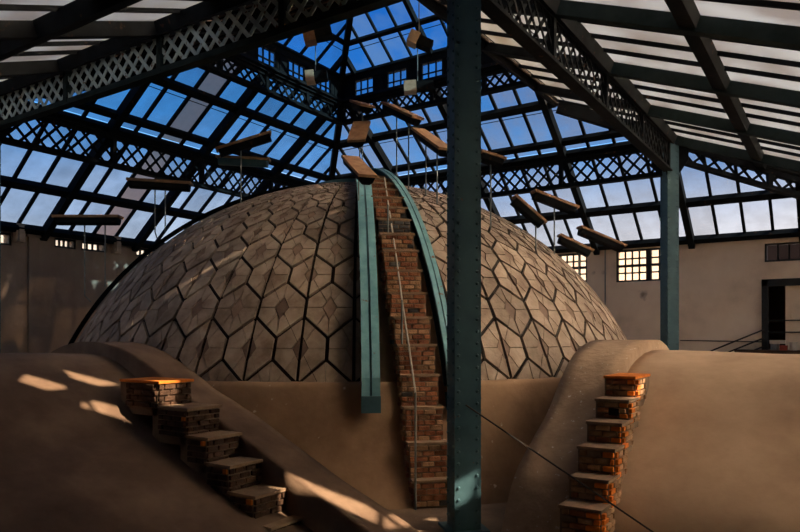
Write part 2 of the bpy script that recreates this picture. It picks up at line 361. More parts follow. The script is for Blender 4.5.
# bits on the left wall
for x, z0, z1, lb in ((-3.22, 2.22, 2.66, 'pale wooden block at the wall head near the left edge'), (-.62, 2.2, 2.66, 'pale wooden block at the wall head beside the dome'), (-.5, 1.62, 1.8, 'small pale wooden peg on the dark wall left of the dome')):
    f = MB(); w = .1 if z1 > 2 else .04; f.box(x-w, x+w, W-.16, W, z0, z1); f.box(x-w*.6, x+w*.6, W-.2, W-.16, z0+.04, z1-.04); f.obj('wooden_block', M['palewood'], label=lb, cat='block')
f = MB(); f.box(-2.98, -2.72, W-.06, W, -2.15, 2.5); f.box(-3.02, -2.68, W-.08, W, 2.38, 2.5); f.obj('trim_1', M['walldark'], kind='structure', label='shallow pilaster strip on the left wall')
f = MB(); f.tube([(W-.04, -2.85, 2.5), (W-.04, -2.85, -1)], .02); f.obj('drain_pipe', M['pipe'], label='thin vertical pipe on right wall left of the lit window', cat='pipe')
f = MB(); f.tube([(W-.03, -6.9, -.2), (W-.03, -4.9, -.17)], .012); f.obj('cable', M['cable'], label='thin cable running along right wall above the vault', cat='cable')

# ------------------------------------------------------------------ vaults
def spline(pts, n=6):
    out = []
    for i in range(len(pts)-1):
        p0, p1, p2, p3 = pts[max(i-1, 0)], pts[i], pts[i+1], pts[min(i+2, len(pts)-1)]
        for k in range(n):
            t = k/n
            out.append(tuple(.5*(2*p1[j]+(p2[j]-p0[j])*t+(2*p0[j]-5*p1[j]+4*p2[j]-p3[j])*t*t+(3*p1[j]-p0[j]-3*p2[j]+p3[j])*t**3) for j in (0, 1)))
    return out+[pts[-1]]
PR = [(-5.4, -2.15), (-5.14, -1.7), (-4.9, -1.45), (-4.5, -1.2), (-4.02, -.9), (-3.65, -.6), (-3.3, -.36), (-2.9, -.21), (-2.4, -.115), (-1.9, -.09)]
PL = [(-5.6, -2.15), (-5.0, -1.85), (-4.4, -1.58), (-3.7, -1.27), (-3.05, -.98), (-2.45, -.72), (-2, -.54), (-1.4, -.34), (-.76, -.17), (-.06, -.09)]
def full(pr): c = pr[-1][0]; return pr + [(2*c-x, z) for x, z in pr[-2::-1]]
def sink(z, d0, d1): return d0 + (d1-d0)*min(1, max(0, (-.12-z)/.4))
def vault(pr, swap, o0, o1, dz, steps, wob, seed):
    """solid swept along the vault axis between offsets o0 and o1, lowered by dz"""
    mb = MB(); rr = random.Random(seed); pr = spline(full(pr), 5); n = len(pr); vs = []
    for k in range(steps+1):
        o = o0+(o1-o0)*k/steps
        for i, (s, z) in enumerate(pr):
            q = wob*(sin(s*1.7+o*1.3)+.6*sin(s*3.1-o*2.7+1)+.4*rr.uniform(-1, 1))
            z2 = max(z-(sink(z, *dz) if isinstance(dz, tuple) else dz), -2.149) + (q if 2 < i < n-3 else 0)
            vs.append((s, o, z2) if not swap else (o, s, z2))
    fs = [(k*n+i, k*n+i+1, (k+1)*n+i+1, (k+1)*n+i) for k in range(steps) for i in range(n-1)]
    fs += [tuple(range(n)), tuple(range(steps*n, steps*n+n)), tuple([k*n for k in range(steps+1)]+[k*n+n-1 for k in range(steps, -1, -1)])]
    mb.add(vs, fs); return mb
vr = thing('barrel_vault', (-1.9, -8, -2.15), 'sunlit ochre plaster back of barrel vault in the right foreground', 'vault')
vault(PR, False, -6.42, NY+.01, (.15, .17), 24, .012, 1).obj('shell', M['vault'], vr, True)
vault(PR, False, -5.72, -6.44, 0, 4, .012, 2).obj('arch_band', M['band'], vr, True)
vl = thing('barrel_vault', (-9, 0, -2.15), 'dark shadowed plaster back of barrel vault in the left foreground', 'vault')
vault(PL, True, -6.42, NX+.01, (.16, .6), 24, .015, 3).obj('shell', M['shaded'], vl, True)
vault(PL, True, -5.85, -6.44, (0, .2), 6, .012, 4).obj('arch_band', M['shaded'], vl, True)

# ------------------------------------------------------------------ brick stairs
def brick_face(st, a, b, zb, zt, nrm, course, blen, mfun, depth=.05):
    """courses of single bricks on an upright face from a to b (plan points), proud along nrm"""
    a, b, nrm = Vector((*a, 0)), Vector((*b, 0)), Vector((*nrm, 0)); ln = (b-a).length; u = (b-a)/ln
    nc = max(1, round((zt-zb)/course)); ch = (zt-zb)/nc
    for c in range(nc):
        x = 0 if c % 2 == 0 else -blen/2
        while x < ln-.02:
            x0, x1 = max(0, x), min(ln, x+blen); x += blen
            if x1-x0 < .03: continue
            t = (x0+x1)/2; z = zb+(c+.5)*ch; m = mfun(t/ln, c/nc)
            p = a+u*t+nrm*(random.uniform(-.006, .012)); p.z = z
            mx = Matrix((u*(x1-x0-.012), nrm*depth, Vector((0, 0, ch-.012)))).transposed().to_4x4(); mx.translation = p
            link('brick', soft(m, .06, random.randrange(4)), st, None, mx)
BR = lambda t, c: M['greybrick'] if random.random() < .04 else M['litbrick'] if random.random() < .3 else M['brick']
# up the dome
CX, CY, RHO, ASP, ZC = -.055, .084, 6.13, .95, -2.7
def dome(az, phi, off=0.0):
    r = (RHO+off)*sin(phi); return Vector((CX+r*cos(az), CY+r*sin(az), ZC+ASP*(RHO+off)*cos(phi)))
def dome_r(z, off=0.0):
    t = (z-ZC)/(ASP*(RHO+off)); return (RHO+off)*sqrt(max(0, 1-t*t))
PHI0 = math.acos((-.66-ZC)/(ASP*RHO))
AZS = R(225.0)
st = thing('brick_staircase', (CX+6.4*cos(AZS), CY+6.4*sin(AZS), -2.15), 'red brick steps climbing the dome between two teal ribs', 'staircase')
er, et = Vector((cos(AZS), sin(AZS), 0)), Vector((-sin(AZS), cos(AZS), 0))
zt = [-1.8, -1.36, -.93, -.52, -.13, .24, .58, .91, 1.22, 1.5, 1.76, 2.0, 2.22, 2.42, 2.6, 2.75, 2.88, 2.98]
zb = -2.15; hw = .25
prev = None
for k, z in enumerate(zt):
    ak = AZS - R(1.35)*min(k/7, 1); er, et = Vector((cos(ak), sin(ak), 0)), Vector((-sin(ak), cos(ak), 0))
    low = zb if k == 0 else zt[k-1]-.03
    if low < -.66: r = 6.42-.16*k
    else: r = dome_r(max(low, -.6))+.14
    if prev is not None: r = min(r, prev-.06)
    prev = r
    ri = max(dome_r(z)-.25, .3) if z > -.66 else r-.55
    ctr = Vector((CX, CY, 0))
    q = [ctr+er*r+et*hw, ctr+er*r-et*hw, ctr+er*ri-et*hw, ctr+er*ri+et*hw]
    stp = link('step', None, st, None, T(*(ctr+er*r), ) if False else T((ctr+er*r).x, (ctr+er*r).y, low))
    mb = MB(); mb.prism([(p.x, p.y, low) for p in q], (0, 0, z-.03-low)); mb.obj('core', M['mortar'], stp)
    mb = MB(); q2 = [q[0]+et*.02+er*.03, q[1]-et*.02+er*.03, q[2]-et*.02, q[3]+et*.02]; mb.prism([(p.x, p.y, z-.03) for p in q2], (0, 0, .03)); mb.obj('tread', M['tread'], stp)
    if k < 13:
        nb = (lambda t, c: M['greybrick']) if k == 10 else BR
        brick_face(stp, (q[1]+er*.004).xy, (q[0]+er*.004).xy, low+.02, z-.035, er.xy, .066, .16, nb)
        if k < 10:
            brick_face(stp, q[1].xy, (q[1]-er*min(.3, r-ri)).xy, low+.02, z-.035, (-et).xy, .066, .16, BR)
    else:
        mb = MB(); nc = 3
        for c in range(nc):
            for j in range(3):
                p = q[1]+et*(.43*(j+.5)/3); zz = low+(c+.5)*(z-.03-low)/nc
                mb.bar(p+Vector((0, 0, zz))-et*.065, p+Vector((0, 0, zz))+et*.065, .05, (z-.03-low)/nc-.012)
        o = mb.obj('brick', M['brick'], stp, kind='stuff')
def solve(px, py, axis, val):
    d = FW+RT*((px-400)/FPX); c = (CAMX, CAMY)
    Z = (val-c[axis])/d[axis]; p = Vector((CAMX, CAMY, 0))+d*Z; p.z = -(py-YH)/FPX*Z
    return p
OB = lambda t, c: M['orange'] if t > .74 else (M['mortar'] if random.random() < .12 else M['litbrick'] if random.random() < .7 else M['brick'])
st = thing('brick_staircase', (-4.3, -6.65, -2.15), 'brick steps with orange edge beside arch band on right vault', 'staircase')
rs = [(605.6, 375.6, 392.7), (596.8, 398.4, 415.5), (588, 421, 440), (579, 445.8, 467.5), (570.3, 476, 499), (560.8, 504.7, 527)]
F = [solve(a, b_, 1, -6.44) for a, b_, c in rs]
dl = F[4]-F[5]; F.append(F[5]-dl)
for k in range(6):
    p = F[k]; low = F[k+1].z if k < 6 else -2.15; xb = (F[k-1].x if k else p.x+.55)+.12; wy = .38-.012*(5-k)
    stp = link('step', None, st, None, T(p.x, -6.67, low))
    mb = MB(); mb.box(p.x+.03, xb, -6.44-wy, -6.42, low-.12, p.z-.03); mb.obj('core', M['mortar'], stp)
    mb = MB(); mb.box(p.x-.015, xb, -6.44-wy-.015, -6.42, p.z-.03, p.z); mb.obj('tread', M['tread'] if k else M['orange'], stp)
    brick_face(stp, (p.x+.03, -6.44), (p.x+.03, -6.44-wy), low-.05, p.z-.035, (-1, 0), .062, .155, OB)
    brick_face(stp, (p.x+.03, -6.44-wy), (min(xb, p.x+.4), -6.44-wy), low-.05, p.z-.035, (0, -1), .062, .155, lambda t, c: M['orange'] if t < .4 else M['litbrick'])
    if k == 1:
        mb = MB(); yy = -6.44-wy*.56; mb.box(p.x-.012, p.x+.02, yy-.055, yy+.055, low+.04, p.z-.1); mb.obj('hole', M['seam'], stp)
st = thing('brick_staircase', (-6.65, -3.5, -2.15), 'dark brick steps beside arch band on shadowed left vault', 'staircase')
ls = [(191.8, 379), (220, 404.8), (240, 432.5), (262, 459), (286.7, 487.6), (302, 517)]
F = [solve(a, b_, 0, -6.44) for a, b_ in ls]; F.append(F[5]+(F[5]-F[4])); F.append(F[6]+(F[5]-F[4]))
for k in range(7):
    p = F[k]; low = max(F[k+1].z, -2.15); yb = (F[k-1].y if k else p.y+.6)+.12; wx = .46
    if p.z < -2.1: break
    stp = link('step', None, st, None, T(-6.67, p.y, low))
    mb = MB(); mb.box(-6.44-wx, -6.42, p.y+.03, yb, max(low-.12, -2.15), p.z-.03); mb.obj('core', M['mortar'], stp)
    mb = MB(); mb.box(-6.44-wx-.015, -6.42, p.y-.015, yb, p.z-.03, p.z); mb.obj('tread', M['orange'] if k == 0 else M['tread'], stp)  # warm light on the top tread painted in orange
    brick_face(stp, (-6.44-wx, p.y+.03), (-6.44, p.y+.03), low-.03, p.z-.035, (0, -1), .062, .155, lambda t, c: M['shadebrick'])
    brick_face(stp, (-6.44-wx, yb-.13), (-6.44-wx, p.y+.03), low-.03, p.z-.035, (-1, 0), .062, .155, lambda t, c: M['orange'] if t > .85 and c > .5 else M['shadebrick'])

# ------------------------------------------------------------------ dome with its slate hexagons
GAPS = [(R(217.0), R(229.6))]
dm = thing('dome', (CX, CY, -2.15), 'big dome clad in hexagonal slate tiles behind the teal column', 'dome')
mb = MB(); prof = [(6.42, -2.15), (6.28, -2.0), (6.12, -1.6), (5.98, -1.2), (5.88, -.85), (5.84, -.7), (5.80, -.64), (5.6, -.62)]; N = 144
mb.add([(CX+r*cos(2*pi*k/N), CY+r*sin(2*pi*k/N), z) for r, z in prof for k in range(N)],
       [(j*N+k, j*N+(k+1) % N, (j+1)*N+(k+1) % N, (j+1)*N+k) for j in range(len(prof)-1) for k in range(N)])
mb.obj('drum', M['plaster'], dm, True)
mb = MB(); n2 = 28
mb.add([dome(2*pi*k/N, PHI0*j/n2+1e-3, -.035) for j in range(n2+1) for k in range(N)],
       [(j*N+k, j*N+(k+1) % N, (j+1)*N+(k+1) % N, (j+1)*N+k) for j in range(n2) for k in range(N)])
mb.obj('shell', M['seam'], dm, True)
mb = MB(); a0, a1 = R(216.9), R(229.8); na = 10; nb_ = 40
mb.add([dome(a0+(a1-a0)*i/na, PHI0*(.08+.92*j/nb_), .012) for j in range(nb_+1) for i in range(na+1)],
       [(j*(na+1)+i, j*(na+1)+i+1, (j+1)*(na+1)+i+1, (j+1)*(na+1)+i) for j in range(nb_) for i in range(na)])
mb.obj('stair_bed', M['plaster'], dm, True)
WA = R(7.5); UT = WA*.48; T0 = log(tan(R(69.5)/2)); AZ0 = R(208.55)
def tile_pieces(hexa, c, cuts, g):
    """hexagon pieces in (azimuth, tau): eight plates about a small middle diamond, joints between, a gap g around"""
    sc = lambda p, k: (c[0]+(p[0]-c[0])*k[0], c[1]+(p[1]-c[1])*k[1])
    kx = 1-2*g/WA; ky = 1-2*g/(3*UT); hx = [sc(p, (kx, ky)) for p in hexa]
    dia = [(c[0]+.15*WA, c[1]), (c[0], c[1]+.62*UT), (c[0]-.15*WA, c[1]), (c[0], c[1]-.62*UT)]
    mid = lambda p, q, t=.5: (p[0]+(q[0]-p[0])*t, p[1]+(q[1]-p[1])*t)
    # hexa order: right-low, right-high, top, left-high, left-low, bottom   (tau grows downwards; "high" = smaller tau)
    rl, rh, tp, lh, ll, bt = hx; dr, db, dl, dt = dia
    out = [[dr, mid(rl, rh), rh, mid(rh, tp, .5), mid(dr, dt)], [mid(dr, dt), mid(rh, tp, .5), tp, dt], [dt, tp, mid(tp, lh, .5), mid(dt, dl)],
           [mid(dt, dl), mid(tp, lh, .5), lh, mid(lh, ll), dl], [dl, mid(lh, ll), ll, mid(ll, bt, .5), mid(dl, db)], [mid(dl, db), mid(ll, bt, .5), bt, db],
           [db, bt, mid(bt, rl, .5), mid(db, dr)], [mid(db, dr), mid(bt, rl, .5), rl, mid(rl, rh), dr]]
    return out, dia
def shrink(poly, g):
    cx = sum(p[0] for p in poly)/len(poly); cy = sum(p[1] for p in poly)/len(poly); out = poly
    ar = 0
    for i in range(len(poly)): ar += poly[i][0]*poly[(i+1) % len(poly)][1]-poly[(i+1) % len(poly)][0]*poly[i][1]
    sg = 1 if ar > 0 else -1
    for i in range(len(poly)):
        p, q = poly[i], poly[(i+1) % len(poly)]; dx, dy = q[0]-p[0], q[1]-p[1]; l = math.hypot(dx, dy)
        if l < 1e-9: continue
        n = (dy/l*sg, -dx/l*sg); out = clip(out, n, n[0]*p[0]+n[1]*p[1]-g)
        if len(out) < 3: return []
    return out
def clipall(poly, lims):
    for n, c in lims:
        poly = clip(poly, n, c)
        if len(poly) < 3: return []
    return poly
stuff_t, stuff_c = MB(), MB()
def emit(mb, poly, h0, h1):
    P = [dome(a, 2*atan(exp(t)), h1) for a, t in poly]; Q = [dome(a, 2*atan(exp(t)), h0) for a, t in poly]; n = len(P)
    cc = sum(((p[0], p[1]) [0] for p in poly))/n, sum(p[1] for p in poly)/n
    mb.add(P+Q, [tuple(range(n))]+[(i, n+i, n+(i+1) % n, (i+1) % n) for i in range(n)])
AZC = math.atan2(CAMY-CY, CAMX-CX) % (2*pi)
cnt = 0
for row in range(-1, 16):
    tc_ = T0-1.5*UT-2*UT*row; phi = 2*atan(exp(tc_)); cutrow = (row % 2 == 0)
    if row == -1: phi = PHI0
    rs_ = RHO*sin(phi); gap = min(.024/rs_, WA*.09); jt = .004/rs_
    for k in range(48):
        azc = AZ0+WA*k+(0 if cutrow else WA/2); c = (azc, tc_)
        hexa = [(azc+WA/2, tc_+UT/2), (azc+WA/2, tc_-UT/2), (azc, tc_-1.5*UT), (azc-WA/2, tc_-UT/2), (azc-WA/2, tc_+UT/2), (azc, tc_+1.5*UT)]
        lims = [((0, 1), log(tan(PHI0/2))-.25*gap)]
        da = (azc-AZS+pi) % (2*pi)-pi+AZS
        sh = azc-da
        lo, hi = GAPS[0]; mid_ = (lo+hi)/2
        L1 = lims+([((1, 0), lo+sh)] if da < mid_ else [((-1, 0), -(hi+sh))])
        halves = [[((1, 0), azc-gap*.75)], [((-1, 0), -(azc+gap*.75))]] if cutrow else [[]]
        pcs, dia = tile_pieces(hexa, c, None, gap)
        tb, cb = MB(), MB()
        dlev = {}
        for hv in halves:
            for i, p in enumerate(pcs):
                q = clipall(p, L1+hv)
                if len(q) >= 3 and area(q) > 2e-5: 
                    q = shrink(q, jt)
                    if len(q) >= 3: emit(tb, q, -.03, .012+random.uniform(-.004, .006))
            q = clipall(dia, L1+hv)
            if len(q) >= 3 and area(q) > 1e-5:
                q = shrink(q, jt)
                if len(q) >= 3: emit(cb, q, -.03, .004)
        if not tb.v: continue
        ad = abs((azc-AZC+pi) % (2*pi)-pi)
        if ad < R(76) and row < 12 and cnt < 298:
            t = tb.obj('tile', M['tile'], dm); cnt += 1
            if cb.v and row < 9: cb.obj('tile_centre', M['tilec'], t)
            elif cb.v: stuff_c.add(cb.v, cb.f)
        else:
            stuff_t.add(tb.v, tb.f)
            if cb.v: stuff_c.add(cb.v, cb.f)
stuff_t.obj('tile', M['tile'], dm, kind='stuff')
stuff_c.obj('tile_centre', M['tilec'], dm, kind='stuff')
mb = MB(); mb.add([dome(2*pi*k/48, ph, of) for ph, of in ((R(9), .0), (R(9), .1), (R(4), .14), (R(.05), .14)) for k in range(48)],
    [(j*48+k, j*48+(k+1) % 48, (j+1)*48+(k+1) % 48, (j+1)*48+k) for j in range(3) for k in range(48)]); mb.obj('crown', M['tealpale'], dm)
# curved steel ribs standing on the dome
def rib(az, label, zlow, half=.085, ht=.30, mo='tealpale', mi='teal'):
    o = thing('curved_rib', tuple(dome(az, PHI0, .1)), label, 'rib', 'curved ribs on the dome')
    ez = Vector((-sin(az), cos(az), 0)); n = 48; path_o, path_i = [], []
    phs = [R(5)+(PHI0-R(5))*i/n for i in range(n+1)]
    Po = [dome(az, p, ht) for p in phs]; Pi = [dome(az, p, .06) for p in phs]
    base = Po[-1]; Po.append(Vector((base.x+.02*cos(az), base.y+.02*sin(az), zlow))); bi = Pi[-1]; Pi.append(Vector((bi.x+.12*cos(az), bi.y+.12*sin(az), zlow)))
    def strip(A, B, w, nm, m, sh=0.0):
        A = [p+ez*sh for p in A]; B = [p+ez*sh for p in B]
        k = MB(); vs = []; fs = []
        for a, b in zip(A, B): vs += [a-ez*w, a+ez*w, b+ez*w, b-ez*w]
        for i in range(len(A)-1):
            for j in range(4): fs.append((i*4+j, i*4+(j+1) % 4, (i+1)*4+(j+1) % 4, (i+1)*4+j))
        fs += [(0, 1, 2, 3), tuple(len(vs)-4+j for j in (3, 2, 1, 0))]
        k.add(vs, fs); return k.obj(nm, m, o)
    Lp = lambda t: [a+(b-a)*t for a, b in zip(Pi, Po)]
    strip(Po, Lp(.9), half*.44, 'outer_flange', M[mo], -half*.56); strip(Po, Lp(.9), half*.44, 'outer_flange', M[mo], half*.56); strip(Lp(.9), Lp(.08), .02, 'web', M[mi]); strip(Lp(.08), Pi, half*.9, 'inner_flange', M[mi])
    cr = MB(); e0, e1, q0, q1 = Po[-1], Po[-2], Pi[-1], Pi[-2]
    dn = (e0-e1).normalized()*.16
    for a, b_ in ((e0, q0),): cr.bar(a-dn*1.3+er*0, a+dn*.05, half*2.1, .07, up=(cos(az), sin(az), 0))
    cr.obj('shoe', M['teal'], o)
    return o
rib(R(218.2), 'pale teal curved rib left of the brick steps on the dome', -1.0, .12)
rib(R(228.6), 'teal curved rib right of the brick steps running behind the column', -1.0, .075)
rib(R(144), 'dark curved rib along the left edge of the dome', -.9, .06, .14, 'steel', 'steel')
# hand rail up the dome steps
hr = thing('handrail', tuple(ray(415, 8.15, 508)), 'thin pale handrail cable beside the brick steps on the dome', 'handrail')
az_h = AZS - R(0)
pts = [ray(415.5, 8.2, 393)]
for k, (x, y, Z) in enumerate(((408, 340, 8.8), (402, 300, 9.2), (396, 255, 9.75), (390, 215, 10.5), (384.5, 178, 11.7))): pts.append(ray(x, Z, y))
mb = MB(); mb.tube(pts, .013); mb.obj('rail', M['handrail'], hr)
for (x, ya, yb, Z) in ((415.5, 393, 510, 8.2), (402, 300, 345, 9.0), (388, 205, 250, 10.2)):
    mb = MB(); mb.tube([ray(x, Z, ya), ray(x, Z, yb)], .014); mb.obj('stanchion', M['pipe'], hr)

# ------------------------------------------------------------------ columns
def column(x, y, label, rot=pi/4, w=.28):
    o = thing('steel_column', (x, y, -2.15), label, 'column', 'riveted columns'); z0, z1 = -2.15, ZS-.1
    c, s = cos(rot), sin(rot); P = lambda a, b_, z: (x+a*c-b_*s, y+a*s+b_*c, z); h = w/2
    def pris(a0, a1, b0, b1, q0, q1, nm, m):
        k = MB(); k.prism([P(a0, b0, q0), P(a1, b0, q0), P(a1, b1, q0), P(a0, b1, q0)], (0, 0, q1-q0)); return k.obj(nm, m, o)
    pris(-h, h, -h, h, z0, z1, 'shaft', M['teal'])
    for a in (-1, 1):
        pris(a*h-.012*(a < 0), a*h+.012*(a > 0), -h+.0, h, z0, z1, 'flange_plate', M['teal'])
        pris(-h-.012, h+.012, a*h-.008*(a < 0), a*h+.008*(a > 0), z0, z1, 'flange_plate', M['teal'])
    pris(-h-.09, h+.09, -h-.09, h+.09, z0, z0+.03, 'base_plate', M['teal'])
    k = MB(); z = z0+.1
    def rivet(p, n):
        n = Vector(n); u = n.orthogonal().normalized(); v = n.cross(u); r = .02; p = Vector(p); ring = [p+(u*cos(t*pi/3)+v*sin(t*pi/3))*r for t in range(6)]; r2 = [q+n*.016-(q-p)*.4 for q in ring]
        k.add(ring+r2, [(i, (i+1) % 6, 6+(i+1) % 6, 6+i) for i in range(6)]+[tuple(range(6, 12))])
    while z < z1:
        for e in (-h+.035, h-.035):
            rivet(P(-h-.012, e, z), (-c, -s, 0)); rivet(P(e, h+.008, z+.05), (-s, c, 0)); rivet(P(e, -h-.008, z+.05), (s, -c, 0))
        z += .13
    k.obj('rivets', M['teal'], o, kind='stuff')
    k = MB()
    for ax in ((1, 0), (0, 1)):   # gussets where the girders meet the head
        dx, dy = (1, 0) if ax[0] else (0, 1)
        q = [(-.42, 4.6), (.42, 4.6), (.42, 4.1), (.16, 3.72), (-.16, 3.72), (-.42, 4.1)]
        sgx = -1 if x > 0 else 1; sgy = -1 if y > 0 else 1
        pl = [((x+a*dx, y+a*dy, zz)) for a, zz in q]; k.prism(pl, (.03*dy, .03*dx, 0))
    k.obj('gusset', M['steel'], o)
    return o
column(-S, -S, 'big riveted teal steel column in front of the dome')
column(S, -S, 'slim teal steel column before the pale right wall')
column(S, S, 'dark steel column rising behind the top of the dome')
column(-S, S, 'teal steel column at far left beside the left wall')
gw = MB(); A = ray(466, 7.25, 405); B = ray(650, 6.2, 530); D = A+(B-A)*1.22; gw.tube([A, D], .009, 6); g_ = A
gw.obj('guy_wire', M['cable'], label='thin dark guy wire from teal column down to the right vault', cat='wire')

# ------------------------------------------------------------------ lattice girders
def girder(a, b, z0, z1, label, mc, mlat, post=2.6, sp=.3, side=(0, 0), flange=.2, depth=.1, name='lattice_girder', za=0, zb_=0, group='lattice girders'):
    """a, b: plan points; za, zb_: extra height at each end for a sloping girder"""
    a, b = Vector((*a, 0)), Vector((*b, 0)); d = b-a; ln = d.length; u = d/ln; nrm = Vector((-u.y, u.x, 0))
    o = thing(name, tuple((a+b)/2+Vector((0, 0, z0+(za+zb_)/2))), label, 'girder', group)
    P = lambda s, z, off=0: a+u*s+nrm*off+Vector((0, 0, z+za+(zb_-za)*s/ln))
    ch = .07
    for z, nm in ((z0, 'bottom_chord'), (z1, 'top_chord')):
        bar(nm, P(0, z), P(ln, z), flange, .03, mc, o)
        for off in (-.035, .035):
            bar('chord_angle', P(0, z+(.05 if z == z0 else -.05), off), P(ln, z+(.05 if z == z0 else -.05), off), .02, depth, mc, o)
    n = max(1, round(ln/post))
    for i in range(n+1):
        s = min(max(ln*i/n, .06), ln-.06); bar('post', P(s, z0+.02), P(s, z1-.02), .1, .11, mc, o, up=tuple(nrm))
    hgt = z1-z0-.08; run = hgt*.95; k = 0; s = -run
    while s < ln:
        for dirn in (1, -1):
            s0, s1 = s, s+run; q0, q1 = z0+.04, z1-.04
            if dirn < 0: q0, q1 = q1, q0
            t0 = max(0, (0-s0)/run); t1 = min(1, (ln-s0)/run)
            if t1-t0 > .12:
                A_ = P(s0+run*t0, q0+(q1-q0)*t0, .012*dirn); B_ = P(s0+run*t1, q0+(q1-q0)*t1, .012*dirn)
                bar('lattice_bar', A_, B_, .012, .06, mlat, o, up=(0, 0, 1))
        s += sp
    return o
girder((-S, S-.15), (-S, -S+.15), 3.95, 4.80, 'grey green lattice girder rising from left edge to top of near column', M['rafterm'], M['girder'], sp=.27, flange=.16)
girder((-S+.15, -S), (S-.15, -S), 3.86, 4.6, 'dark lattice girder descending from near column to slim right column', M['steel'], M['steel'])
girder((-S+.15, S), (S-.15, S), 3.80, 4.52, 'dark lattice girder below the far left glass slope', M['steel'], M['steel'], sp=.33)
girder((S, -S+.15), (S, S-.15), 3.80, 4.52, 'dark lattice girder below the far right glass slope', M['steel'], M['steel'], sp=.33)
girder((S+.1, -S-.2), (W-.1, -OE+.05), -.62, -.12, 'sloping lattice hip girder from slim right column to right wall', M['steel'], M['steel'], post=2, sp=.33, za=ZS-.05, zb_=ZE+.05, name='hip_girder')
girder((-S-.2, S+.1), (-OE+.05, W-.1), -.62, -.12, 'sloping lattice hip girder from left column to left wall', M['steel'], M['steel'], post=2, sp=.33, za=ZS-.05, zb_=ZE+.05, name='hip_girder')

# ------------------------------------------------------------------ glass roof
LO = 2.9                       # half width of the lantern
MU = .72; ZL = ZS+MU*(S-LO)    # roof height where it meets the lantern
def slope(label, kind4, zone, rows, cell, zfun, smin, smax, matf, purl, rafd, deep=.22, gb=.07, rw=.16, gaps=()):
    """one pitched glass slope. kind4 maps (s, o, z) to the place; rows are offsets of the pane rows"""
    c = link('ceiling', None, None, None, T(*kind4(0, (rows[0]+rows[-1])/2, zfun((rows[0]+rows[-1])/2))), kind='structure', label=label)
    def lims():
        o0, o1 = rows[0], rows[-1]
        def ln(fn, sg):
            p, q = (fn(o0), o0), (fn(o1), o1); dx, dy = q[0]-p[0], q[1]-p[1]; n = (dy*sg, -dx*sg); return n, n[0]*p[0]+n[1]*p[1]
        return [ln(smax, 1), ln(smin, -1)]
    LM = lims(); o0, o1 = rows[0], rows[-1]
    sl = (zfun(o1)-zfun(o0))/(o1-o0); nz = Vector((0, -sl, 1)).normalized()
    def Q(s, o, h=0): p = Vector((s, o, zfun(o)))+nz*h; return Vector(kind4(p.x, p.y, p.z))
    lo, hi = min(smin(o0), smin(o1)), max(smax(o0), smax(o1)); k0, k1 = math.floor(lo/cell), math.ceil(hi/cell)
    for i in range(len(rows)-1):
        for k in range(k0, k1):
            poly = [(k*cell+.012, rows[i]+.01), ((k+1)*cell-.012, rows[i]+.01), ((k+1)*cell-.012, rows[i+1]-.01), (k*cell+.012, rows[i+1]-.01)]
            for n, cc in LM:
                poly = clip(poly, n, cc)
                if len(poly) < 3: break
            if len(poly) < 3 or area(poly) < .01: continue
            m, nm = matf((k+.5)*cell, (rows[i]+rows[i+1])/2, i, k)
            if m is None: continue
            parts = [poly]
            for g in gaps:
                nxt = []
                for q in parts: nxt += minus(q, g)
                parts = nxt
            a = Q(0, o0, .0); d = Q(0, o0, .008)-a
            for q in parts:
                mb = MB(); mb.prism([Q(s, o, .03) for s, o in q], d); mb.obj(nm, m, c)
    for g in gaps:       # narrow slits added to cast sun patches, four plain panes each
        L_ = lambda p, q, t: (p[0]+(q[0]-p[0])*t, p[1]+(q[1]-p[1])*t)
        for i in range(4):
            t0, t1 = i/4+.012, (i+1)/4-.012; q = [L_(g[0], g[1], t0), L_(g[0], g[1], t1), L_(g[3], g[2], t1), L_(g[3], g[2], t0)]
            a = Q(0, o0, .0); d = Q(0, o0, .008)-a
            mb = MB(); mb.prism([Q(s, o, .03) for s, o in q], d); mb.obj('pane', M['sun_slit'], c)
    def span(k):      # the run of line s = k*cell between the hips
        s = k*cell; os_ = [o0+(o1-o0)*t/60 for t in range(61)]; ok = [o for o in os_ if smin(o)-1e-6 <= s <= smax(o)+1e-6]
        return (min(ok), max(ok)) if len(ok) > 1 else None
    up = Q(0, o0, 1)-Q(0, o0, 0)
    for k in range(k0, k1+1):
        sp = span(k)
        if not sp: continue
        a, b_ = Q(k*cell, sp[0], .0), Q(k*cell, sp[1], .0)
        if k % 4 == 0: bar('rafter', a-up*deep*.5, b_-up*deep*.5, rw, deep, rafd, c, up=tuple(up))
        else: bar('glazing_bar', a+up*.005, b_+up*.005, gb, .07, M['steel'], c, up=tuple(up))
    for o, w, h in purl:
        bar('purlin', Q(smin(o)+.05, o, -h*.5), Q(smax(o)-.05, o, -h*.5), w, h, M['steel'], c, up=tuple(up))
    for i in range(len(rows)-1):
        if rows[i+1]-rows[i] < .5: continue
        for fr in (.22, ) if rows[i] < S else ():
            o = rows[i]+(rows[i+1]-rows[i])*fr; bar('tie_wire', Q(smin(o)+.05, o, -.01), Q(smax(o)-.05, o, -.01), .014, .014, M['steel'], c, up=tuple(up))
    return c
FLm = lambda s, o, z: (s, o, z)
FRm = lambda s, o, z: (o, s, z)
NLm = lambda s, o, z: (-o, s, z)
NRm = lambda s, o, z: (s, -o, z)
zlow = lambda o: ZE+(ZS-ZE)*(W-o)/(W-S)
zup = lambda o: ZS+MU*(S-o)
znear = lambda o: ZS-MN*(o-S)
fmin = lambda o: -(S+(o-S)*(OE-S)/(W-S)); fmax = lambda o: o
clearf = lambda s, o, i, k: (M['clear'], 'pane')
frostf = lambda s, o, i, k: (M['frost'], 'pane')
PURL_L = [(W-.06, .16, .16), (6.88, .19, .16), (S+.06, .16, .14)]
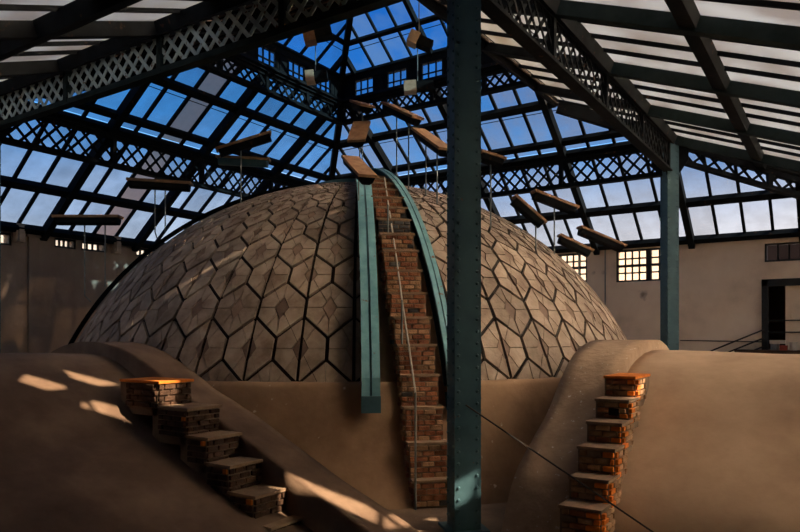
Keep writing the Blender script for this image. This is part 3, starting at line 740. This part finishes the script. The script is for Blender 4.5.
for mp_, lb in ((FLm, 'far left'), (FRm, 'far right')):
    cf = (lambda s, o, i, k: (M['dusty' if k == -2 else 'clear'], 'pane')) if lb == 'far left' else clearf
    slope('lower glass slope of the roof on the %s side' % lb, mp_, 0, [S, 6.88, W+.1], .65, zlow, fmin, fmax, cf, PURL_L, M['steel'])
    XH = 3.95
    slope('upper glass slope of the roof on the %s side, below the lantern' % lb, mp_, 0, [LO, XH], .65, zup, lambda o: -LO, fmax, cf, [(LO, .16, .14)], M['steel'])
    slope('upper glass slope of the roof on the %s side, above the girder' % lb, mp_, 0, [XH, 4.93, S], .65, zup, lambda o: -(S-(S-o)*(S-LO)/(S-XH)), fmax, cf, [(XH, .18, .15), (4.93, .16, .13)], M['steel'])
nmin = lambda o: -o
zn2 = lambda o: ZS+MN*(S-o)
upl = lambda s, o, i, k: (M['panel'], 'roof_panel')
for mp_, lb, mf in ((NLm, 'near left', upl), (NRm, 'near right', frostf)):
    slope('upper roof slope on the %s side' % lb, mp_, 0, [LO, 4.05, S], .65, zn2, nmin, lambda o: S-(S-o)*(S-XH)/(S-LO), mf, [(LO, .12, .14), (4.05, .12, .15)], M['steel'], .16, .045)
nmax = lambda o: S+(o-S)*(W-S)/(OE-S)
def nearR(s, o, i, k):
    if s < -4.6: return M['panel'], 'roof_panel'  # boards added to keep light off the left and frame the slits
    return M['frost'], 'pane'
def nearL(s, o, i, k):
    if s < -1.4 or o > 10: return M['panel'], 'roof_panel'  # unseen bays boarded over to darken the left vault
    return M['frost'], 'pane'
SUN_SLITS = [[(-6.413, 6.589), (-5.964, 6.972), (-6.054, 7.145), (-6.473, 6.771)], [(-5.842, 6.594), (-5.314, 7.007), (-5.396, 7.145), (-5.893, 6.740)],  # outlines shaped so the sun patches fall on floor and left vault
 [(-5.882, 7.212), (-5.066, 7.795), (-5.218, 7.992), (-5.941, 7.386)], [(-5.0, 9.424), (-4.5, 10.33), (-4.77, 10.49), (-5.1, 9.557)],
 [(-4.57, 10.45), (-3.45, 10.66), (-3.75, 10.82), (-4.76, 10.61)], [(-2.76, 10.7), (-2.83, 10.86), (-3.25, 10.9), (-3.17, 10.8)]]
rowsN = [S, 7.1, 9.05, OE]
slope('lower glass slope of the roof on the near right side', NRm, 0, rowsN, .65, znear, nmin, nmax, nearR, [(S+.1, .2, .2), (7.1, .22, .16), (9.05, .3, .2), (OE-.04, .08, .2)], M['rafterm'], .2, .045, gaps=SUN_SLITS)
slope('lowest unseen roof slope, boarded for shade, above the viewer on the near left side', NLm, 0, [OE+.01, -NX], .65, znear, lambda o: NY-.2, lambda o: W+.2, nearL, [(-NX-.1, .2, .2)], M['rafterm'], .3)
slope('lower roof slope on the near left side, part glass and part shading boards', NLm, 0, rowsN, .65, znear, nmin, nmax, nearL, [(S+.1, .2, .2), (7.1, .22, .22), (9.05, .22, .22), (OE-.1, .2, .2)], M['steel'], .2, .045)
# hips
def hip(a, b_, m, w=.16, h=.26):
    bar('hip_rafter', a, b_, w, h, m, HP)
HP = link('ceiling', None, None, None, T(0, 0, ZS), kind='structure', label='dark hip rafters along the corners of the glass roof')
for sx, sy in ((1, 1), (1, -1), (-1, 1), (-1, -1)):
    e = (LO, LO, ZL-.12) if (sx, sy) == (1, 1) else (-LO, -LO, zn2(LO)-.12) if (sx, sy) == (-1, -1) else (XH, -LO, zn2(LO)-.12) if sx > 0 else (-LO, XH, zn2(LO)-.12)
    hip((sx*S, sy*S, ZS-.12), e, M['steel'], .16, .3)
    if sx != sy:
        a, q = ((XH, -LO), (LO, -LO)) if sx > 0 else ((-LO, XH), (-LO, LO)); f = MB()
        f.prism([(*a, zn2(LO)-.1), (*q, zn2(LO)-.1), (*q, ZL)], (0, -.04, 0) if sx > 0 else (-.04, 0, 0)); f.obj('gable_panel', M['panel'], HP)
    ex = (W if sx > 0 else -OE, W if sy > 0 else -OE, ZE-.12); hip((sx*S, sy*S, ZS-.12), ex, M['steel'])

# ------------------------------------------------------------------ lantern on the roof
ln_ = thing('roof_lantern', (0, 0, ZL), 'raised square lantern with small windows above the dome', 'lantern')
for a, b_, lb in (((-LO, LO), (LO, LO), 'dark lattice ring girder under lantern windows, far left side'), ((LO, -LO), (LO, LO), 'dark lattice ring girder under lantern windows, far right side'),
                  ((-LO, -LO), (-LO, LO), 'dark lattice ring girder under lantern, near left side'), ((-LO, -LO), (LO, -LO), 'dark lattice ring girder under lantern, near right side')):
    girder(a, b_, 5.78, 6.28, lb, M['steel'], M['steel'], post=1.45, sp=.25, name='ring_girder', group='ring girders under the lantern')
ZW0, ZW1, ZLE = 6.33, 6.86, 7.1
for q in ((-LO-.12, LO, -LO-.15, -LO-.11), (-LO-.15, -LO-.11, -LO-.12, LO)):
    f = MB(); f.box(*q, 5.55, 6.4); f.obj('apron', M['panel'], ln_)
for swap, o in ((True, LO), (False, LO), (True, -LO), (False, -LO)):
    sg = 1 if o > 0 else -1; P = lambda s, d, z: (s, o+d*sg, z) if swap else (o+d*sg, s, z)
    edges = [-LO]
    for c in (-2.12, -1.06, 0, 1.06, 2.12):
        edges += [c-.33, c+.33]
    edges += [LO]
    def bx(mb, a, c, z0, z1, d0, d1):
        p, q = P(a, d0, 0), P(c, d1, 0); mb.box(min(p[0], q[0]), max(p[0], q[0]), min(p[1], q[1]), max(p[1], q[1]), z0, z1)
    for i in range(0, len(edges), 2):
        mb = MB(); bx(mb, edges[i], edges[i+1], ZW0, ZW1, -.04, .08); bx(mb, edges[i]+.08, edges[i+1]-.08, ZW0+.06, ZW1-.06, -.055, -.04); mb.obj('panel', M['steel'], ln_)
    mb = MB(); bx(mb, -LO-.05, LO+.05, 6.28, ZW0, -.06, .1); mb.obj('sill_beam', M['steel'], ln_)
    mb = MB(); bx(mb, -LO-.05, LO+.05, ZW1, ZLE, -.06, .1); mb.obj('head_beam', M['steel'], ln_)
    for c in (-2.12, -1.06, 0, 1.06, 2.12):
        mb = MB(); x0, x1 = c-.33, c+.33
        bx(mb, x0, x0+.035, ZW0, ZW1, -.03, .05); bx(mb, x1-.035, x1, ZW0, ZW1, -.03, .05)
        for t in (1/3, 2/3): bx(mb, x0+.66*t-.012, x0+.66*t+.012, ZW0, ZW1, -.02, .03)
        bx(mb, x0, x1, (ZW0+ZW1)/2-.012, (ZW0+ZW1)/2+.012, -.02, .03)
        w = mb.obj('window', M['steel'], ln_)
        for i in range(3):
            for j in range(2):
                mb = MB(); bx(mb, x0+.22*i+.016, x0+.22*(i+1)-.016, ZW0+.265*j+.014, ZW0+.265*(j+1)-.014, .0, .006); mb.obj('pane', M['lantglass'] if o > 0 else M['frost'], w)
zlan = lambda o: ZLE+.72*(LO-o)
AP = (0, 0, zlan(0))
for mp_, lb in ((FLm, 'far left'), (FRm, 'far right'), (NLm, 'near left'), (NRm, 'near right')):
    far = 'far' in lb
    slope('glass roof slope of the lantern on the %s side' % lb, mp_, 0, [.25, 1.25, 2.2, LO+.1], .6, zlan, lambda o: -o, lambda o: o, (lambda s, o, i, k: (M['lantglass'], 'pane')) if far else (lambda s, o, i, k: (M['dimmed'], 'pane')),
          [(1.25, .08, .1), (2.2, .1, .12), (LO, .1, .12)], M['steel'], .14, .05, .1)
for sx, sy in ((1, 1), (1, -1), (-1, 1), (-1, -1)): hip((sx*LO, sy*LO, ZLE-.1), (0, 0, AP[2]-.1), M['steel'], .14, .22)

# ------------------------------------------------------------------ lamp troughs on pipes over the dome
def dome_z(x, y):
    r2 = (x-CX)**2+(y-CY)**2; return ZC+ASP*sqrt(max(0.01, RHO*RHO-r2)) if r2 < RHO*RHO*.88 else -.7
GP = 'lamp troughs above the dome'
def lamp(p0, p1, Z0, Z1, w, label, pipes=(), hang=None, under=True, green=False):
    a, b_ = ray(p0[0], Z0, p0[1]), ray(p1[0], Z1, p1[1]); o = thing('lamp_trough', tuple((a+b_)/2), label, 'lamp', GP)
    d = (b_-a).normalized(); side = Vector((0, 0, 1)).cross(d).normalized(); up = d.cross(side)
    bar('board', a, b_, w, .045, M['wood'], o, up=tuple(up))
    k = MB(); n = 8
    if under:
        prof = [(-.45, -.03), (.45, -.03), (.36, -.11), (.2, -.15), (-.2, -.15), (-.36, -.11)]
        vs = [q+side*(s*w)+up*h for q in (a+d*.04, b_-d*.04) for s, h in prof]; n = len(prof)
        k.add(vs, [tuple(range(n)), tuple(range(n, 2*n))]+[(i, (i+1) % n, n+(i+1) % n, n+i) for i in range(n)]); k.obj('reflector', M['teal'] if green else M['steel'], o)
    for t, px_b, py_b in pipes:
        top = a+(b_-a)*t; k = MB()
        bot = Vector((top.x, top.y, dome_z(top.x, top.y)))
        if px_b is not None: bot = ray(px_b, (Z0+Z1)/2, py_b)
        mid_ = Vector((top.x, top.y, bot.z+.12)) if px_b is not None else None
        k.tube([top, mid_, bot] if mid_ is not None else [top, bot], .013, 6); k.obj('pipe', M['pipe'], o)
    if hang:
        for t in (.15, .85):
            top = a+(b_-a)*t; k = MB(); k.tube([top, (top.x, top.y, hang)], .01, 6); k.obj('hanger', M['pipe'], o)
    return o
lamp((55, 217), (121, 217), 12.6, 12.6, .26, 'brown board lamp trough lowest on the left before the left wall', [(.45, 91, 302), (.76, 105, 287)])
lamp((128, 180), (192, 184), 12.9, 13.0, .26, 'brown board lamp trough second from left, over the dome edge', [(.42, 157, 238), (.58, 165, 232)])
lamp((216, 150), (271, 133), 12.8, 13.0, .26, 'brown board lamp trough tilted up, left of the lattice corner', [(.45, None, None)])
lamp((217, 157), (270, 160), 13.4, 13.4, .2, 'green metal lamp trough just below a tilted brown one', [(.45, None, None)], green=True)
lamp((350, 157), (368, 176), 11.2, 10.3, .3, 'orange brown lamp trough at the head of the left teal rib', [(.5, None, None)])
lamp((362, 122), (356, 141), 13.2, 12.6, .34, 'brown lamp trough nearly end on, above the head of steps', [(.4, None, None)])
lamp((357, 102), (368, 106), 13.6, 13.2, .34, 'small brown lamp trough highest above the dome crown', [(.5, None, None)])
lamp((388, 104), (418, 118), 13.2, 12.4, .28, 'brown lamp trough hanging high right of the steps', [(.3, None, None), (.7, None, None)])
lamp((418, 129), (446, 149), 12.6, 11.6, .28, 'brown lamp trough touching the left edge of the big column', [(.3, None, None), (.7, None, None)])
lamp((478, 152), (503, 160), 11.6, 11.8, .26, 'brown lamp trough showing right behind the big column', [(.5, None, None)])
lamp((533, 191), (577, 208), 12.6, 12.8, .22, 'brown lamp trough upper one on the right of the dome', [(.48, None, None)])
lamp((514, 196), (545, 223), 11.9, 12.0, .22, 'dark lamp trough left of the upper right brown one', [(.7, None, None)], green=False)
lamp((579, 227), (624, 246), 13.2, 13.4, .22, 'brown lamp trough beside the lit window at right of the dome', [(.55, 604, 242)])
lamp((559, 235), (592, 251), 13, 13.1, .2, 'dark lamp trough over dome edge, nearest the lit window bars', [(.6, None, None)])
# boxes hung under the lantern
for (x0, y0, x1, y1, Z, lb, m) in ((306, 78, 325, 76, 16.2, 'pale box lamp under left lantern windows', 'palewood'), (404, 88, 431, 86, 16.6, 'pale box lamp under right lantern windows', 'palewood'),
                                   (409, 37, 429, 46, 14.5, 'pale round faced lamp before the right lantern slope', 'palewood'), (304, 38, 329, 33, 13.6, 'dark box lamp before the left lantern slope', 'wood')):
    a, b_ = ray(x0, Z, y0), ray(x1, Z, y1); o = thing('box_lamp', tuple((a+b_)/2), lb, 'lamp', 'box lamps under the lantern')
    md = a+(b_-a)*.45; bar('face', a, md, .3, .26, M[m], o); bar('housing', md, b_+(b_-a).normalized()*.06, .26, .2, M['steel'], o)
    k = MB(); c = (a+b_)/2; k.tube([c, (c.x, c.y, zup(max(abs(c.x), abs(c.y))) if max(abs(c.x), abs(c.y)) > LO else zlan(max(abs(c.x), abs(c.y))))], .012, 6); k.obj('hanger', M['pipe'], o)

# ------------------------------------------------------------------ lift everything so that the floor is at zero
for o in list(scene.objects):
    if o.parent is None and o.type not in ('CAMERA', 'LIGHT'): o.location.z += H
